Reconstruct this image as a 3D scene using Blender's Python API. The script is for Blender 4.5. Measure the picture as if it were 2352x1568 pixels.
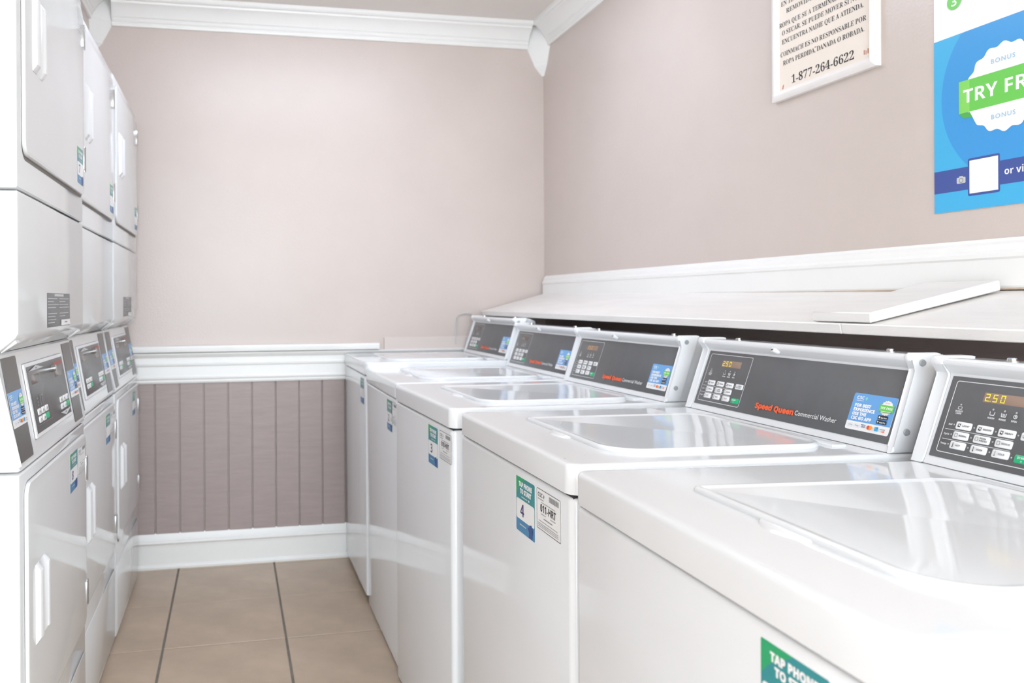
import bpy, bmesh, math, random
from mathutils import Vector, Matrix
random.seed(4)
for o in list(bpy.data.objects): bpy.data.objects.remove(o)
S = bpy.context.scene
COL = S.collection

# ------------------------------------------------------------------ camera
F_PX, YAW, PITCH, ROLL, CAM_H = 1925.694, .1398, -.0022, .0057, 1.1771
c, s = math.cos(YAW), math.sin(YAW); cp, sp = math.cos(PITCH), math.sin(PITCH); cr, sr = math.cos(ROLL), math.sin(ROLL)
r_ = Vector((c, -s, 0)); d_ = Vector((s, c, 0)); z_ = Vector((0, 0, 1))
D = d_*cp + z_*sp; U = z_*cp - d_*sp
CX = r_*cr - U*sr; CY = U*cr + r_*sr
cam = bpy.data.cameras.new('camera'); camo = bpy.data.objects.new('camera', cam); COL.objects.link(camo)
camo.matrix_world = Matrix(((CX.x, CY.x, -D.x, 0), (CX.y, CY.y, -D.y, 0), (CX.z, CY.z, -D.z, CAM_H), (0, 0, 0, 1)))
cam.sensor_width = 36; cam.sensor_fit = 'HORIZONTAL'; cam.lens = F_PX/2352*36
cam.shift_x = 372.047/2352; cam.shift_y = -88.157/2352
cam.clip_start = .02
cam.dof.use_dof = True; cam.dof.focus_distance = 1.5; cam.dof.aperture_fstop = 6
S.camera = camo

# ------------------------------------------------------------------ world, exposure
WORLD_STRENGTH = 7.0
FILL_LAMP_STRENGTH = 14.5
S.view_settings.view_transform = 'Standard'; S.view_settings.look = 'None'
S.view_settings.exposure = 0.36; S.view_settings.gamma = 1; S.view_settings.use_curve_mapping = False
w = bpy.data.worlds.new('sky'); S.world = w; w.use_nodes = True
bg = w.node_tree.nodes['Background']; bg.inputs[0].default_value = (.84, .925, 1, 1); bg.inputs[1].default_value = WORLD_STRENGTH
# doorway portal: guides sampling of the sky through the open doorway behind the camera
DOOR = (-1.08, 1.3, 2.4); FRONT_Y = -1.1
pl = bpy.data.lights.new('doorway_portal', 'AREA'); pl.shape = 'RECTANGLE'; pl.size = DOOR[1]-DOOR[0]; pl.size_y = DOOR[2]
pl.cycles.is_portal = True
plo = bpy.data.objects.new('doorway_portal', pl); COL.objects.link(plo)
plo.location = ((DOOR[0]+DOOR[1])/2, FRONT_Y-.08, DOOR[2]/2); plo.rotation_euler = (math.pi/2, 0, 0)

# ------------------------------------------------------------------ materials
def srgb(h):
    if isinstance(h, str): h = tuple(int(h[i:i+2], 16) for i in (0, 2, 4))
    return tuple(((v/255)/12.92 if v/255 <= .04045 else ((v/255+.055)/1.055)**2.4) for v in h)
M = {}
def mat(name, col, rough=.5, metal=0, spec=.5, coat=0, emit=0, mottle=0, scale=6, bump=0, bscale=200, aniso=None):
    m = bpy.data.materials.new(name); m.use_nodes = True; M[name] = m
    nt = m.node_tree; b = nt.nodes['Principled BSDF']; L = nt.links.new
    cl = srgb(col)
    b.inputs['Base Color'].default_value = (*cl, 1); b.inputs['Roughness'].default_value = rough
    b.inputs['Metallic'].default_value = metal; b.inputs['Specular IOR Level'].default_value = spec
    if coat: b.inputs['Coat Weight'].default_value = coat; b.inputs['Coat Roughness'].default_value = .05
    if emit: b.inputs['Emission Color'].default_value = (*cl, 1); b.inputs['Emission Strength'].default_value = emit
    tc = nt.nodes.new('ShaderNodeTexCoord'); src = tc.outputs['Object']
    if aniso:
        mp = nt.nodes.new('ShaderNodeMapping'); mp.inputs['Scale'].default_value = aniso; L(src, mp.inputs[0]); src = mp.outputs[0]
    if mottle:
        n = nt.nodes.new('ShaderNodeTexNoise'); n.inputs['Scale'].default_value = scale; n.inputs['Detail'].default_value = 6; n.inputs['Roughness'].default_value = .6
        L(src, n.inputs['Vector'])
        rp = nt.nodes.new('ShaderNodeMapRange'); rp.inputs[1].default_value = .3; rp.inputs[2].default_value = .7
        rp.inputs[3].default_value = 1-mottle; rp.inputs[4].default_value = 1+mottle; L(n.outputs[0], rp.inputs[0])
        mx = nt.nodes.new('ShaderNodeVectorMath'); mx.operation = 'SCALE'; mx.inputs[0].default_value = cl
        L(rp.outputs[0], mx.inputs['Scale']); L(mx.outputs[0], b.inputs['Base Color'])
    if bump:
        n2 = nt.nodes.new('ShaderNodeTexNoise'); n2.inputs['Scale'].default_value = bscale; n2.inputs['Detail'].default_value = 3
        L(src, n2.inputs['Vector'])
        bp = nt.nodes.new('ShaderNodeBump'); bp.inputs['Strength'].default_value = bump; bp.inputs['Distance'].default_value = .002
        L(n2.outputs[0], bp.inputs['Height']); L(bp.outputs[0], b.inputs['Normal'])
    return m
mat('wall_paint', 'cec1b9', .31, spec=.5, mottle=.025, scale=3, bump=.35, bscale=160)
mat('ceiling_paint', 'eae4de', .7, mottle=.02, scale=3, bump=.2, bscale=150)
mat('trim_white', 'f0efec', .35, mottle=.015, scale=5)
mat('wainscot', 'a59692', .45, mottle=.06, scale=9, bump=.3, bscale=30, aniso=(1, 1, 8))
mat('board_paint', 'ebe7e3', .45, mottle=.04, scale=4, bump=.3, bscale=40, aniso=(6, 1, 6))
mat('tile', 'bba792', .38, mottle=.13, scale=6, bump=.15, bscale=20)
mat('grout', '7d756d', .9, mottle=.15, scale=30)
mat('enamel', 'e3e4e5', .07, spec=.5, mottle=.008, scale=3)
mat('enamel_dryer', 'dfe0e0', .07, spec=.5, mottle=.008, scale=3)
mat('plastic_white', 'e9eaeb', .3)
mat('cabinet_core', '2b2a2a', .8)
mat('panel_dark', '626263', .3, spec=.5, mottle=.06, scale=18)
mat('strip_dark', '575553', .28, mottle=.03, scale=12)
mat('chrome', 'c9c9c9', .18, 1)
mat('screw', 'b4b7b9', .4, .4)
mat('black', '141416', .5)
mat('rubber', '1c1816', .55)
mat('ink', '1d1b1c', .5)
mat('ink_gray', '8f9092', .5)
mat('ink_light', 'c9cacb', .5)
mat('white_ink', 'f4f4f4', .4)
mat('orange_ink', 'f4602f', .4)
mat('red_ink', 'd8463a', .4)
mat('button_white', 'eeeeee', .35)
mat('button_green', '12b87a', .35)
mat('display', '957d6e', .2)
mat('display_off', '6f625c', .2)
mat('digit', 'e6d23c', .5, emit=.3)
mat('digit_dim', 'c79a4a', .5, emit=.12)
mat('led', 'b9bbb8', .3)
mat('blue_sticker', '6aa5de', .3); mat('blue_deep', '4f93d4', .3)
mat('sticker_white', 'efefee', .35)
mat('teal', '2a8d92', .3); mat('teal_green', '1fa36a', .3); mat('sticker_blue', '2f7fae', .3)
mat('badge_green', '6ccb52', .35); mat('badge_green_dark', '4fb04a', .35); mat('badge_green_light', '86d75f', .35)
mat('mint', '7fd6c8', .35); mat('navy', '2b3f86', .35); mat('purple_ink', '3a2a6a', .4)
mat('poster_white', 'f3f3f1', .35); mat('poster_cyan', '46b2e3', .3); mat('poster_blue', '3f9bdc', .3); mat('poster_navy', '43579c', .3)
mat('poster_text', '8fc3e0', .4)
mat('paper', 'ebdfd2', .6, mottle=.03, scale=10); mat('rust', 'b4683c', .8)
mat('mc_red', 'ea4a30', .4); mat('mc_orange', 'f6a13a', .4); mat('amex', '4aa6d6', .4)
mat('gap_shade_gray', '77736f', .6); mat('label_gray', '7a7c7d', .4)
mat('frame_wood', 'efeae6', .4, mottle=.03, scale=14, bump=.2, bscale=40)
mat('fill_lamp_glow', 'e3eeff', .5, emit=FILL_LAMP_STRENGTH)
mat('concrete', 'c4bfb8', .9, mottle=.08, scale=2)
mat('caulk', 'c9b6a3', .7, mottle=.15, scale=20); mat('strip_paint', 'd6cac3', .45)
mat('chip', '6b4a44', .8)
mat('brass', '8a6f4d', .35, .8)

# ------------------------------------------------------------------ helpers
def put(name, me, m=None, parent=None, smooth=0, loc=None):
    o = bpy.data.objects.new(name, me); COL.objects.link(o)
    if m is not None and not me.materials: me.materials.append(M[m] if isinstance(m, str) else m)
    if parent is not None: o.parent = parent
    if loc is not None: o.location = loc
    return o
def shade(me, ang=35):
    for p in me.polygons: p.use_smooth = True
    try: me.set_sharp_from_angle(angle=math.radians(ang))
    except Exception: pass
def from_bm(bm, name, sm=True, ang=35):
    bmesh.ops.recalc_face_normals(bm, faces=bm.faces)
    me = bpy.data.meshes.new(name); bm.to_mesh(me); bm.free()
    if sm: shade(me, ang)
    return me
def pyd(name, v, f, sm=False, ang=35):
    me = bpy.data.meshes.new(name); me.from_pydata(v, [], f); me.update()
    if sm: shade(me, ang)
    return me
def box_me(name, x0, x1, y0, y1, z0, z1, bev=0, seg=2):
    bm = bmesh.new(); bmesh.ops.create_cube(bm, size=1)
    for v in bm.verts: v.co = Vector(((x0+x1)/2+v.co.x*(x1-x0), (y0+y1)/2+v.co.y*(y1-y0), (z0+z1)/2+v.co.z*(z1-z0)))
    if bev: bmesh.ops.bevel(bm, geom=list(bm.edges), offset=bev, segments=seg, affect='EDGES', profile=.5)
    return from_bm(bm, name, bool(bev))
def box(name, x0, x1, y0, y1, z0, z1, m, parent=None, bev=0, seg=2):
    return put(name, box_me(name, x0, x1, y0, y1, z0, z1, bev, seg), m, parent)
def boxes_me(name, lst):
    v, f = [], []
    for (x0, x1, y0, y1, z0, z1) in lst:
        b = len(v); v += [(x, y, z) for x in (x0, x1) for y in (y0, y1) for z in (z0, z1)]
        f += [tuple(b+i for i in q) for q in ((0, 1, 3, 2), (4, 6, 7, 5), (0, 4, 5, 1), (2, 3, 7, 6), (0, 2, 6, 4), (1, 5, 7, 3))]
    return pyd(name, v, f)
def extrude_xz(name, prof, y0, y1, bev=0, ang=35):
    """closed profile of (x,z) points, extruded along y"""
    bm = bmesh.new(); n = len(prof)
    a = [bm.verts.new((x, y0, z)) for x, z in prof]; b = [bm.verts.new((x, y1, z)) for x, z in prof]
    e0 = bm.faces.new(a); e1 = bm.faces.new(list(reversed(b)))
    for i in range(n): bm.faces.new((a[i], b[i], b[(i+1) % n], a[(i+1) % n]))
    if bev:
        ed = list({e for fc in (e0, e1) for e in fc.edges})
        bmesh.ops.bevel(bm, geom=ed, offset=bev, segments=2, affect='EDGES', profile=.5)
    return from_bm(bm, name, True, ang)
def sweep(name, prof, p0, p1, out, ang=22):
    """moulding: profile of (depth, z) swept from p0 to p1 (xy), depth along out (xy)"""
    v, f = [], []; n = len(prof)
    for p in (p0, p1):
        for d, z in prof: v.append((p[0]+out[0]*d, p[1]+out[1]*d, z))
    for i in range(n):
        j = (i+1) % n; f.append((i, j, n+j, n+i))
    f += [tuple(range(n))[::-1], tuple(range(n, 2*n))]
    me = pyd(name, v, f); bm = bmesh.new(); bm.from_mesh(me); bmesh.ops.recalc_face_normals(bm, faces=bm.faces); bm.to_mesh(me); bm.free()
    shade(me, ang); return me
def cyl_me(name, p0, p1, r0, r1=None, n=12, cap=True):
    r1 = r0 if r1 is None else r1; p0 = Vector(p0); p1 = Vector(p1); ax = (p1-p0).normalized()
    a = ax.orthogonal().normalized(); b = ax.cross(a); v, f = [], []
    for p, r in ((p0, r0), (p1, r1)):
        for i in range(n): t = 2*math.pi*i/n; v.append(p+(a*math.cos(t)+b*math.sin(t))*r)
    for i in range(n): j = (i+1) % n; f.append((i, j, n+j, n+i))
    if cap: f += [tuple(range(n))[::-1], tuple(range(n, 2*n))]
    return pyd(name, v, f, True, 40)
def tube_me(name, pts, r, n=8):
    pts = [Vector(p) for p in pts]; v, f = [], []
    for i, p in enumerate(pts):
        t = (pts[min(i+1, len(pts)-1)]-pts[max(i-1, 0)]).normalized()
        a = t.cross(Vector((.3, .2, 1))).normalized(); b = t.cross(a)
        for k in range(n): q = 2*math.pi*k/n; v.append(p+(a*math.cos(q)+b*math.sin(q))*r)
    for i in range(len(pts)-1):
        for k in range(n): l = (k+1) % n; f.append((i*n+k, i*n+l, (i+1)*n+l, (i+1)*n+k))
    f += [tuple(range(n))[::-1], tuple(range(len(v)-n, len(v)))]
    return pyd(name, v, f, True, 60)
def rr_pts(x0, x1, y0, y1, radii, n=8):
    """rounded rectangle, radii at (x0y0, x1y0, x1y1, x0y1)"""
    P = []
    for (cx, cy, sx, sy, a0), r in zip(((x0, y0, 1, 1, 180), (x1, y0, -1, 1, 270), (x1, y1, -1, -1, 0), (x0, y1, 1, -1, 90)), radii):
        for i in range(n+1):
            a = math.radians(a0+90*i/n); P.append((cx+sx*r+math.cos(a)*r, cy+sy*r+math.sin(a)*r))
    return P
def rr_stack(name, rect, radii, levels, n=8, cap_bottom=False, inner=None, ang=40):
    """stack of rounded rectangles: levels = [(inset, z)]; optional inner(x, y) height function with concentric rings to the middle"""
    x0, x1, y0, y1 = rect; v, f = [], []; N = 4*(n+1)
    for ins, z in levels:
        rr = [max(r-ins, .0015) for r in radii]
        v += [(x, y, z) for x, y in rr_pts(x0+ins, x1-ins, y0+ins, y1-ins, rr, n)]
    k = len(levels)
    if inner:
        fn, rings = inner; ins0 = levels[-1][0]; z0 = levels[-1][1]
        base = rr_pts(x0+ins0, x1-ins0, y0+ins0, y1-ins0, [max(r-ins0, .0015) for r in radii], n)
        mx, my = (x0+x1)/2, (y0+y1)/2
        for q in range(1, rings):
            t = 1-q/rings
            for x, y in base:
                X, Y = mx+(x-mx)*t, my+(y-my)*t; v.append((X, Y, z0+fn(X, Y)))
            k += 1
    for a in range(k-1):
        for i in range(N): j = (i+1) % N; f.append((a*N+i, a*N+j, (a+1)*N+j, (a+1)*N+i))
    f.append(tuple(range((k-1)*N, k*N)))
    if cap_bottom: f.append(tuple(range(N))[::-1])
    return pyd(name, v, f, True, ang)
def empty(name, loc, label, cat, group=None, rot=(0, 0, 0)):
    o = bpy.data.objects.new(name, None); COL.objects.link(o); o.empty_display_size = .1
    o.location = loc; o.rotation_euler = rot; o['label'] = label; o['category'] = cat
    if group: o['group'] = group
    return o
def tag(o, label, cat, group=None):
    o['label'] = label; o['category'] = cat
    if group: o['group'] = group
    return o
def struct(o): o['kind'] = 'structure'; return o

# ---- lettering: text outlines from the built-in font stack
TXT = {}
def style(t, st):
    if st == 'r': return t
    if st == 'x': st = 'b'
    up, lo, dg = {'b': (0x1D5D4, 0x1D5EE, 0x1D7EC), 's': (0x1D400, 0x1D41A, 0x1D7CE)}[st]
    o = ''
    for ch in t:
        if 'A' <= ch <= 'Z': o += chr(up+ord(ch)-65)
        elif 'a' <= ch <= 'z': o += chr(lo+ord(ch)-97)
        elif '0' <= ch <= '9': o += chr(dg+ord(ch)-48)
        else: o += ch
    return o
def glyphs(t, st='b', sp_=1.0):
    key = (t, st, sp_)
    if key in TXT: return TXT[key]
    cu = bpy.data.curves.new('lettering', 'FONT'); cu.body = style(t, st); cu.size = 1; cu.resolution_u = 3; cu.space_character = sp_
    if st == 'x': cu.offset = .04
    ob = bpy.data.objects.new('lettering', cu); me = ob.to_mesh()
    v = [(q.co.x, q.co.y) for q in me.vertices]; f = [tuple(p.vertices) for p in me.polygons]
    ob.to_mesh_clear(); bpy.data.objects.remove(ob); bpy.data.curves.remove(cu)
    TXT[key] = (v, f); return v, f
class Art:
    """flat print: polygons and lettering laid in (u, v) metres on a plane, each layer a hair above the last"""
    def __init__(self): self.v, self.f, self.m, self.mats = [], [], [], []; self.k = 0
    def _mi(self, m):
        if m not in self.mats: self.mats.append(m)
        return self.mats.index(m)
    def add(self, pts, faces, m):
        b = len(self.v); h = self.k*.00006; self.k += 1; i = self._mi(m)
        self.v += [(u, q, h) for u, q in pts]
        for fc in faces: self.f.append(tuple(b+x for x in fc)); self.m.append(i)
        return self
    def poly(self, pts, m): return self.add(pts, [tuple(range(len(pts)))], m)
    def rect(self, u0, u1, v0, v1, m): return self.poly([(u0, v0), (u1, v0), (u1, v1), (u0, v1)], m)
    def rrect(self, u0, u1, v0, v1, r, m, n=4): return self.poly(rr_pts(u0, u1, v0, v1, [r]*4, n), m)
    def ell(self, u, q, ru, rv, m, n=20): return self.poly([(u+ru*math.cos(2*math.pi*i/n), q+rv*math.sin(2*math.pi*i/n)) for i in range(n)], m)
    def ring(self, u0, u1, v0, v1, r, t, m, n=4):
        a = rr_pts(u0, u1, v0, v1, [r]*4, n); b = rr_pts(u0+t, u1-t, v0+t, v1-t, [max(r-t, .0003)]*4, n); N = len(a)
        return self.add(a+b, [(i, (i+1) % N, N+(i+1) % N, N+i) for i in range(N)], m)
    def rects(self, lst, m):
        P, Fc = [], []
        for u0, u1, v0, v1 in lst:
            b = len(P); P += [(u0, v0), (u1, v0), (u1, v1), (u0, v1)]; Fc.append((b, b+1, b+2, b+3))
        return self.add(P, Fc, m)
    def text(self, t, u, q, h, m, w=None, st='b', al='l', shear=0, sp_=1.0):
        v, f = glyphs(t, st, sp_)
        if not v: return self
        cv, _ = glyphs('H' if st != 's' else 'E', st, 1.0)
        H = max(p[1] for p in cv) or 1
        x0 = min(p[0] for p in v); x1 = max(p[0] for p in v)
        ky = h/H; kx = w/(x1-x0) if w else ky; W = (x1-x0)*kx
        o = u-(W if al == 'r' else W/2 if al == 'c' else 0)
        return self.add([(o+(p[0]-x0)*kx+shear*p[1]*ky, q+p[1]*ky) for p in v], f, m)
    def build(self, name, O, R, Up, parent, lift=.0003):
        O = Vector(O); R = Vector(R).normalized(); Up = Vector(Up).normalized(); N = R.cross(Up)
        me = bpy.data.meshes.new(name); me.from_pydata([O+R*u+Up*q+N*(h+lift) for u, q, h in self.v], [], self.f)
        for m in self.mats: me.materials.append(M[m])
        me.polygons.foreach_set('material_index', self.m); me.update()
        return put(name, me, None, parent)
def slab(name, O, R, Up, u0, u1, v0, v1, t, m, parent, r=.003, bev=.0004):
    """thin rounded plate proud of a plane"""
    O = Vector(O); R = Vector(R).normalized(); Up = Vector(Up).normalized(); N = R.cross(Up)
    me = rr_stack(name, (u0, u1, v0, v1), [r]*4, [(0, 0), (0, t-bev), (bev, t)], 4)
    for q in me.vertices: x, y, z = q.co; q.co = O+R*x+Up*y+N*z
    me.update(); return put(name, me, m, parent)

# ================================================================== the room
WY = lambda x: 3.84+.06*(x-.5)             # back wall, a touch out of square
XR, XL, HC = 1.503, -.598, 2.50; CB = .085
bdir = Vector((1, .06)).normalized(); bout = (bdir.y, -bdir.x)   # along the wall, and out of it towards the room
# floor with tiles
fl = struct(put('floor', boxes_me('floor', [(-1.4, 1.7, FRONT_Y-.12, 4.1, -.1, -.004)]), 'grout'))
SK = .075; TW, TD = .421, .421
tile_me = {}
def tile_mesh(w0, w1, d0, d1):
    k = tuple(round(q, 3) for q in (w0, w1, d0, d1))
    if k not in tile_me:
        v = []
        for ins, z in ((0, -.006), (0, -.0012), (.0015, 0)):
            for a, b in ((w0+ins, d0+ins), (w1-ins, d0+ins), (w1-ins, d1-ins), (w0+ins, d1-ins)): v.append((a, b+SK*a, z))
        f = [(8, 9, 10, 11)]
        for L in (0, 4):
            for i in range(4): j = (i+1) % 4; f.append((L+i, L+j, L+4+j, L+4+i))
        me = pyd('tile', v, f); me.materials.append(M['tile']); tile_me[k] = me
    return tile_me[k]
gx, gy = .0042, .0024
for i in range(-3, 4):
    for j in range(-11, 3):
        x = .181+TW*(i-1); y = 2.922+TD*j
        w0, w1 = gx, TW-gx
        if x+w0 < -1.25: continue
        if x+w1 > XR: w1 = XR-x-.001
        yl = FRONT_Y-.1
        if w1 < .05 or y+SK*x+TD < yl+.1: continue
        d0, d1 = gy, TD-gy
        if y+SK*(x+.2)+d0 < yl: d0 = yl-(y+SK*(x+.2))
        lim = WY(x)-(y+SK*x)+.01
        if lim < .03: continue
        if d1 > lim: d1 = lim
        t = put('tile', tile_mesh(w0, w1, d0, d1), None, fl, loc=(x, y+SK*x, random.uniform(-.0005, .0005)))
ceil = struct(put('ceiling', boxes_me('ceiling', [(-1.4, 1.7, FRONT_Y-.12, 4.1, HC, HC+.1)]), 'ceiling_paint'))
# back wall: painted above, boards below
def wall_quad(x0, x1, z0, z1, off=0, th=.12):
    P = []
    for d in (off, -th):
        for x in (x0, x1):
            for z in (z0, z1): P.append((x+bout[0]*d, WY(x)+bout[1]*d, z))
    return P, [(0, 1, 3, 2), (4, 6, 7, 5), (0, 4, 5, 1), (2, 3, 7, 6), (0, 2, 6, 4), (1, 5, 7, 3)]
def fixn(me):
    bm = bmesh.new(); bm.from_mesh(me); bmesh.ops.recalc_face_normals(bm, faces=bm.faces); bm.to_mesh(me); bm.free(); return me
wb = struct(put('wall_back', fixn(pyd('wall_back', *wall_quad(-1.4, 1.62, -.1, HC+.02, -.008))), 'wall_paint'))
up = put('upper_plaster', fixn(pyd('upper_plaster', *wall_quad(-1.2, XR+.02, .82, HC, 0, .004))), 'wall_paint', wb)
PL = .1068; px = -.341-PL*3
while px < XR-.02:
    x0, x1 = px+.0022, min(px+PL-.0022, XR)
    b = []
    for d, ins in ((-.006, 0), (.003, 0), (.0055, .002)):
        for x, z in ((x0+ins, .1), (x1-ins, .1), (x1-ins, .86), (x0+ins, .86)): b.append((x+bout[0]*d, WY(x)+bout[1]*d, z))
    f = [(8, 9, 10, 11)]
    for L in (0, 4):
        for i in range(4): j = (i+1) % 4; f.append((L+i, L+j, L+4+j, L+4+i))
    put('plank', fixn(pyd('plank', b, f)), 'wainscot', wb); px += PL
# right wall
wr = struct(put('wall_right', boxes_me('wall_right', [(XR, XR+.12, FRONT_Y-.12, 3.95, 1.2, HC+.02), (XR+.004, XR+.12, FRONT_Y-.12, 3.95, -.1, 1.2)]), 'wall_paint'))
wr.data.materials.append(M['wainscot'])
for p in wr.data.polygons:
    if p.index >= 6: p.material_index = 1
# left wall: bulkhead above the dryers, returns beside them
struct(put('wall_left', boxes_me('wall_left', [(XL-.1, XL, 1.5, 3.79, 2.0, HC), (XL-.1, XL, 3.70, 3.79, -.1, 2.0), (-1.36, -1.26, FRONT_Y, 4.0, -.1, HC)]), 'wall_paint'))
# front wall with the open doorway behind the camera
struct(put('wall_front', boxes_me('wall_front', [(-1.4, DOOR[0], FRONT_Y-.12, FRONT_Y, -.1, HC), (DOOR[1], 1.7, FRONT_Y-.12, FRONT_Y, -.1, HC), (DOOR[0], DOOR[1], FRONT_Y-.12, FRONT_Y, DOOR[2], HC)]), 'wall_paint'))
struct(put('trim_6', boxes_me('door_casing', [(DOOR[0]-.08, DOOR[0], FRONT_Y, FRONT_Y+.02, 0, DOOR[2]+.08), (DOOR[1], DOOR[1]+.08, FRONT_Y, FRONT_Y+.02, 0, DOOR[2]+.08), (DOOR[0], DOOR[1], FRONT_Y, FRONT_Y+.02, DOOR[2], DOOR[2]+.08)]), 'trim_white'))
struct(put('ground', boxes_me('ground', [(-12, 12, -14, FRONT_Y-.12, -.2, -.02)]), 'concrete'))
# crown moulding
ZC = 2.386
crown = [(0, ZC), (.011, ZC), (.014, ZC+.009), (.013, ZC+.016), (.018, ZC+.02), (.021, ZC+.026), (.0195, ZC+.032), (.027, ZC+.038), (.036, ZC+.055), (.05, ZC+.073), (.062, ZC+.082), (.066, ZC+.084), (.068, ZC+.092), (.078, ZC+.094), (.083, ZC+.1), (.084, HC), (0, HC)]
struct(put('trim_1', sweep('crown', crown, (XL+CB, WY(XL+CB)), (XR-CB, WY(XR-CB)), bout), 'trim_white'))
struct(put('trim_2', sweep('crown', crown, (XR, FRONT_Y), (XR, WY(XR)-CB), (-1, 0)), 'trim_white'))
struct(put('trim_3', sweep('crown', crown, (XL, WY(XL)-CB), (XL, 1.5), (1, 0)), 'trim_white'))
# corner blocks: prism across the corner, tapering in steps to a point
def corner_block(name, cx, cy, sx):
    v, f = [], []
    lv = [(.096, HC), (.096, 2.402), (.088, 2.390), (.078, 2.372), (.060, 2.335), (.050, 2.316), (.048, 2.308), (.034, 2.292), (.010, 2.262)]
    for a, z in lv:
        for dx, dy in ((0, 0), (-a, 0), (0, -a)):
            v.append((cx+sx*dx, cy+dy, z))
    n = 3
    for L in range(len(lv)-1):
        for i in range(n): j = (i+1) % n; f.append((L*n+i, L*n+j, L*n+n+j, L*n+n+i))
    f += [tuple(range(n)), tuple(range((len(lv)-1)*n, len(lv)*n))]
    me = fixn(pyd(name, v, f)); return struct(put(name, me, 'trim_white'))
corner_block('trim_4', XR, WY(XR)-.002, 1)
corner_block('trim_5', XL, WY(XL)+.006, -1)
# chair rail on the back wall (ends just past the washers' fronts), with its cap
rail = [(0, .818), (.010, .818), (.013, .826), (.012, .833), (.016, .836), (.018, .842), (.016, .848), (.012, .850), (.012, .893), (.017, .897), (.018, .905), (.014, .908), (.014, .932), (.020, .936), (.026, .946), (.026, .952), (.034, .956), (.036, .963), (.036, .978), (.033, .983), (0, .983)]
struct(put('trim_7', sweep('chair_rail', [p for p in rail[:16]]+[(0, .952)], (XL, WY(XL)), (XR, WY(XR)), bout), 'trim_white'))
struct(put('trim_8', sweep('chair_rail_cap', [(0, .9525)]+rail[16:], (XL, WY(XL)), (.672, WY(.672)), bout), 'trim_white'))
base = [(0, 0), (.020, 0), (.021, .010), (.017, .016), (.011, .019), (.011, .106), (.015, .109), (.019, .114), (.018, .122), (.012, .125), (.0115, .136), (.008, .146), (.005, .155), (0, .157)]
struct(put('baseboard_back', sweep('baseboard', base, (XL, WY(XL)), (XR, WY(XR)), bout), 'trim_white'))
# wide rail on the right wall above the sloping board
rrail = [(0, 1.196), (.016, 1.196), (.018, 1.2), (.018, 1.252), (.021, 1.256), (.021, 1.264), (.015, 1.27), (.013, 1.282), (.006, 1.288), (.004, 1.294), (0, 1.294)]
struct(put('trim_9', sweep('wall_rail', rrail, (XR, FRONT_Y), (XR, 3.88), (-1, 0)), 'trim_white'))

struct(put('trim_10', sweep('caulk_line', [(0, 1.1925), (.0165, 1.1925), (.0165, 1.1962), (0, 1.1962)], (XR, FRONT_Y), (XR, 3.88), (-1, 0)), 'caulk'))
struct(put('trim_11', sweep('back_strip', [(0, .93), (.012, .93), (.012, 1.004), (.009, 1.008), (0, 1.008)], (.70, WY(.70)), (1.30, WY(1.30)), bout), 'strip_paint'))
# sloping boards that box in the pipes behind the washers
def board(name, y0, y1, xf0, xf1, label):
    th = .021
    v = []
    for y, xf in ((y0, xf0), (y1, xf1)):
        zb, zf, xb = 1.193+.019*(y-1.45)/2.4, 1.127, XR-.001
        ux, uz = (xb-xf), (zb-zf); L = math.hypot(ux, uz); nx, nz = -uz/L, ux/L
        v += [(xf, y, zf), (xb, y, zb), (xb, y, zb-th), (xf+.004, y, zf-th)]
    f = [(0, 1, 5, 4), (3, 7, 6, 2), (0, 4, 7, 3), (1, 2, 6, 5), (0, 3, 2, 1), (4, 5, 6, 7)]
    bm = bmesh.new(); me0 = pyd(name, v, f); bm.from_mesh(me0); bmesh.ops.bevel(bm, geom=list(bm.edges), offset=.002, segments=1, affect='EDGES')
    return tag(put(name, from_bm(bm, name), 'board_paint'), label, 'shelf board')
board('sloping_board', 1.5205, 3.872, 1.201, 1.173, 'long sloping cream board above the far washer consoles, against the right wall')
board('sloping_board', 1.0, 1.5195, 1.208, 1.201, 'short sloping cream board above the consoles of washers nearest the poster')
v = []
for y, k in ((1.441, -.012), (1.602, 0)):
    for x, z in ((1.2025, 1.1278), (1.472, 1.1885), (1.470, 1.2085), (1.2015, 1.1475)): v.append((x, y+(k if x > 1.4 else 0), z+.0022))
f = [(0, 1, 2, 3), (7, 6, 5, 4), (0, 4, 5, 1), (1, 5, 6, 2), (2, 6, 7, 3), (3, 7, 4, 0)]
bm = bmesh.new(); bm.from_mesh(pyd('b', v, f)); bmesh.ops.bevel(bm, geom=list(bm.edges), offset=.002, segments=1, affect='EDGES')
tag(put('cover_batten', from_bm(bm, 'batten'), 'board_paint'), 'white painted batten lying over the joint of the sloping boards', 'batten')

# ================================================================== washers
W, DP, G, T = .610, .705, .867, .917
SX, CXB, CZB = Vector((0, -1, 0)), .566, .93      # console face: right is -y, its foot at x=.566
CUP = Vector((.044, 0, .124)).normalized()
def scoop(x, y):
    cx, cy, a, b = .098, .277, .05, .026
    q = ((y-cy)/a)**2+((x-cx)/b)**2
    return -.007*(1-q)**1 if q < 1 else 0
cab_me = rr_stack('cabinet', (0, DP, 0, W), [.014]*4, [(0, .012), (0, G-.010), (.0012, G-.0065), (.004, G-.0040), (.012, G-.0032)], 5, True)
core_me = box_me('gap', .006, DP-.006, .006, W-.006, G-.02, G+.01)
top_me = rr_stack('worktop', (-.003, DP, -.001, W+.001), [.022]*4, [(.006, G), (0, G+.002), (0, T-.0075), (.0008, T-.0038), (.003, T-.001), (.0068, T)], 7, True, inner=(scoop, 40), ang=50)
def lid_h(x, y): return 0
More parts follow.
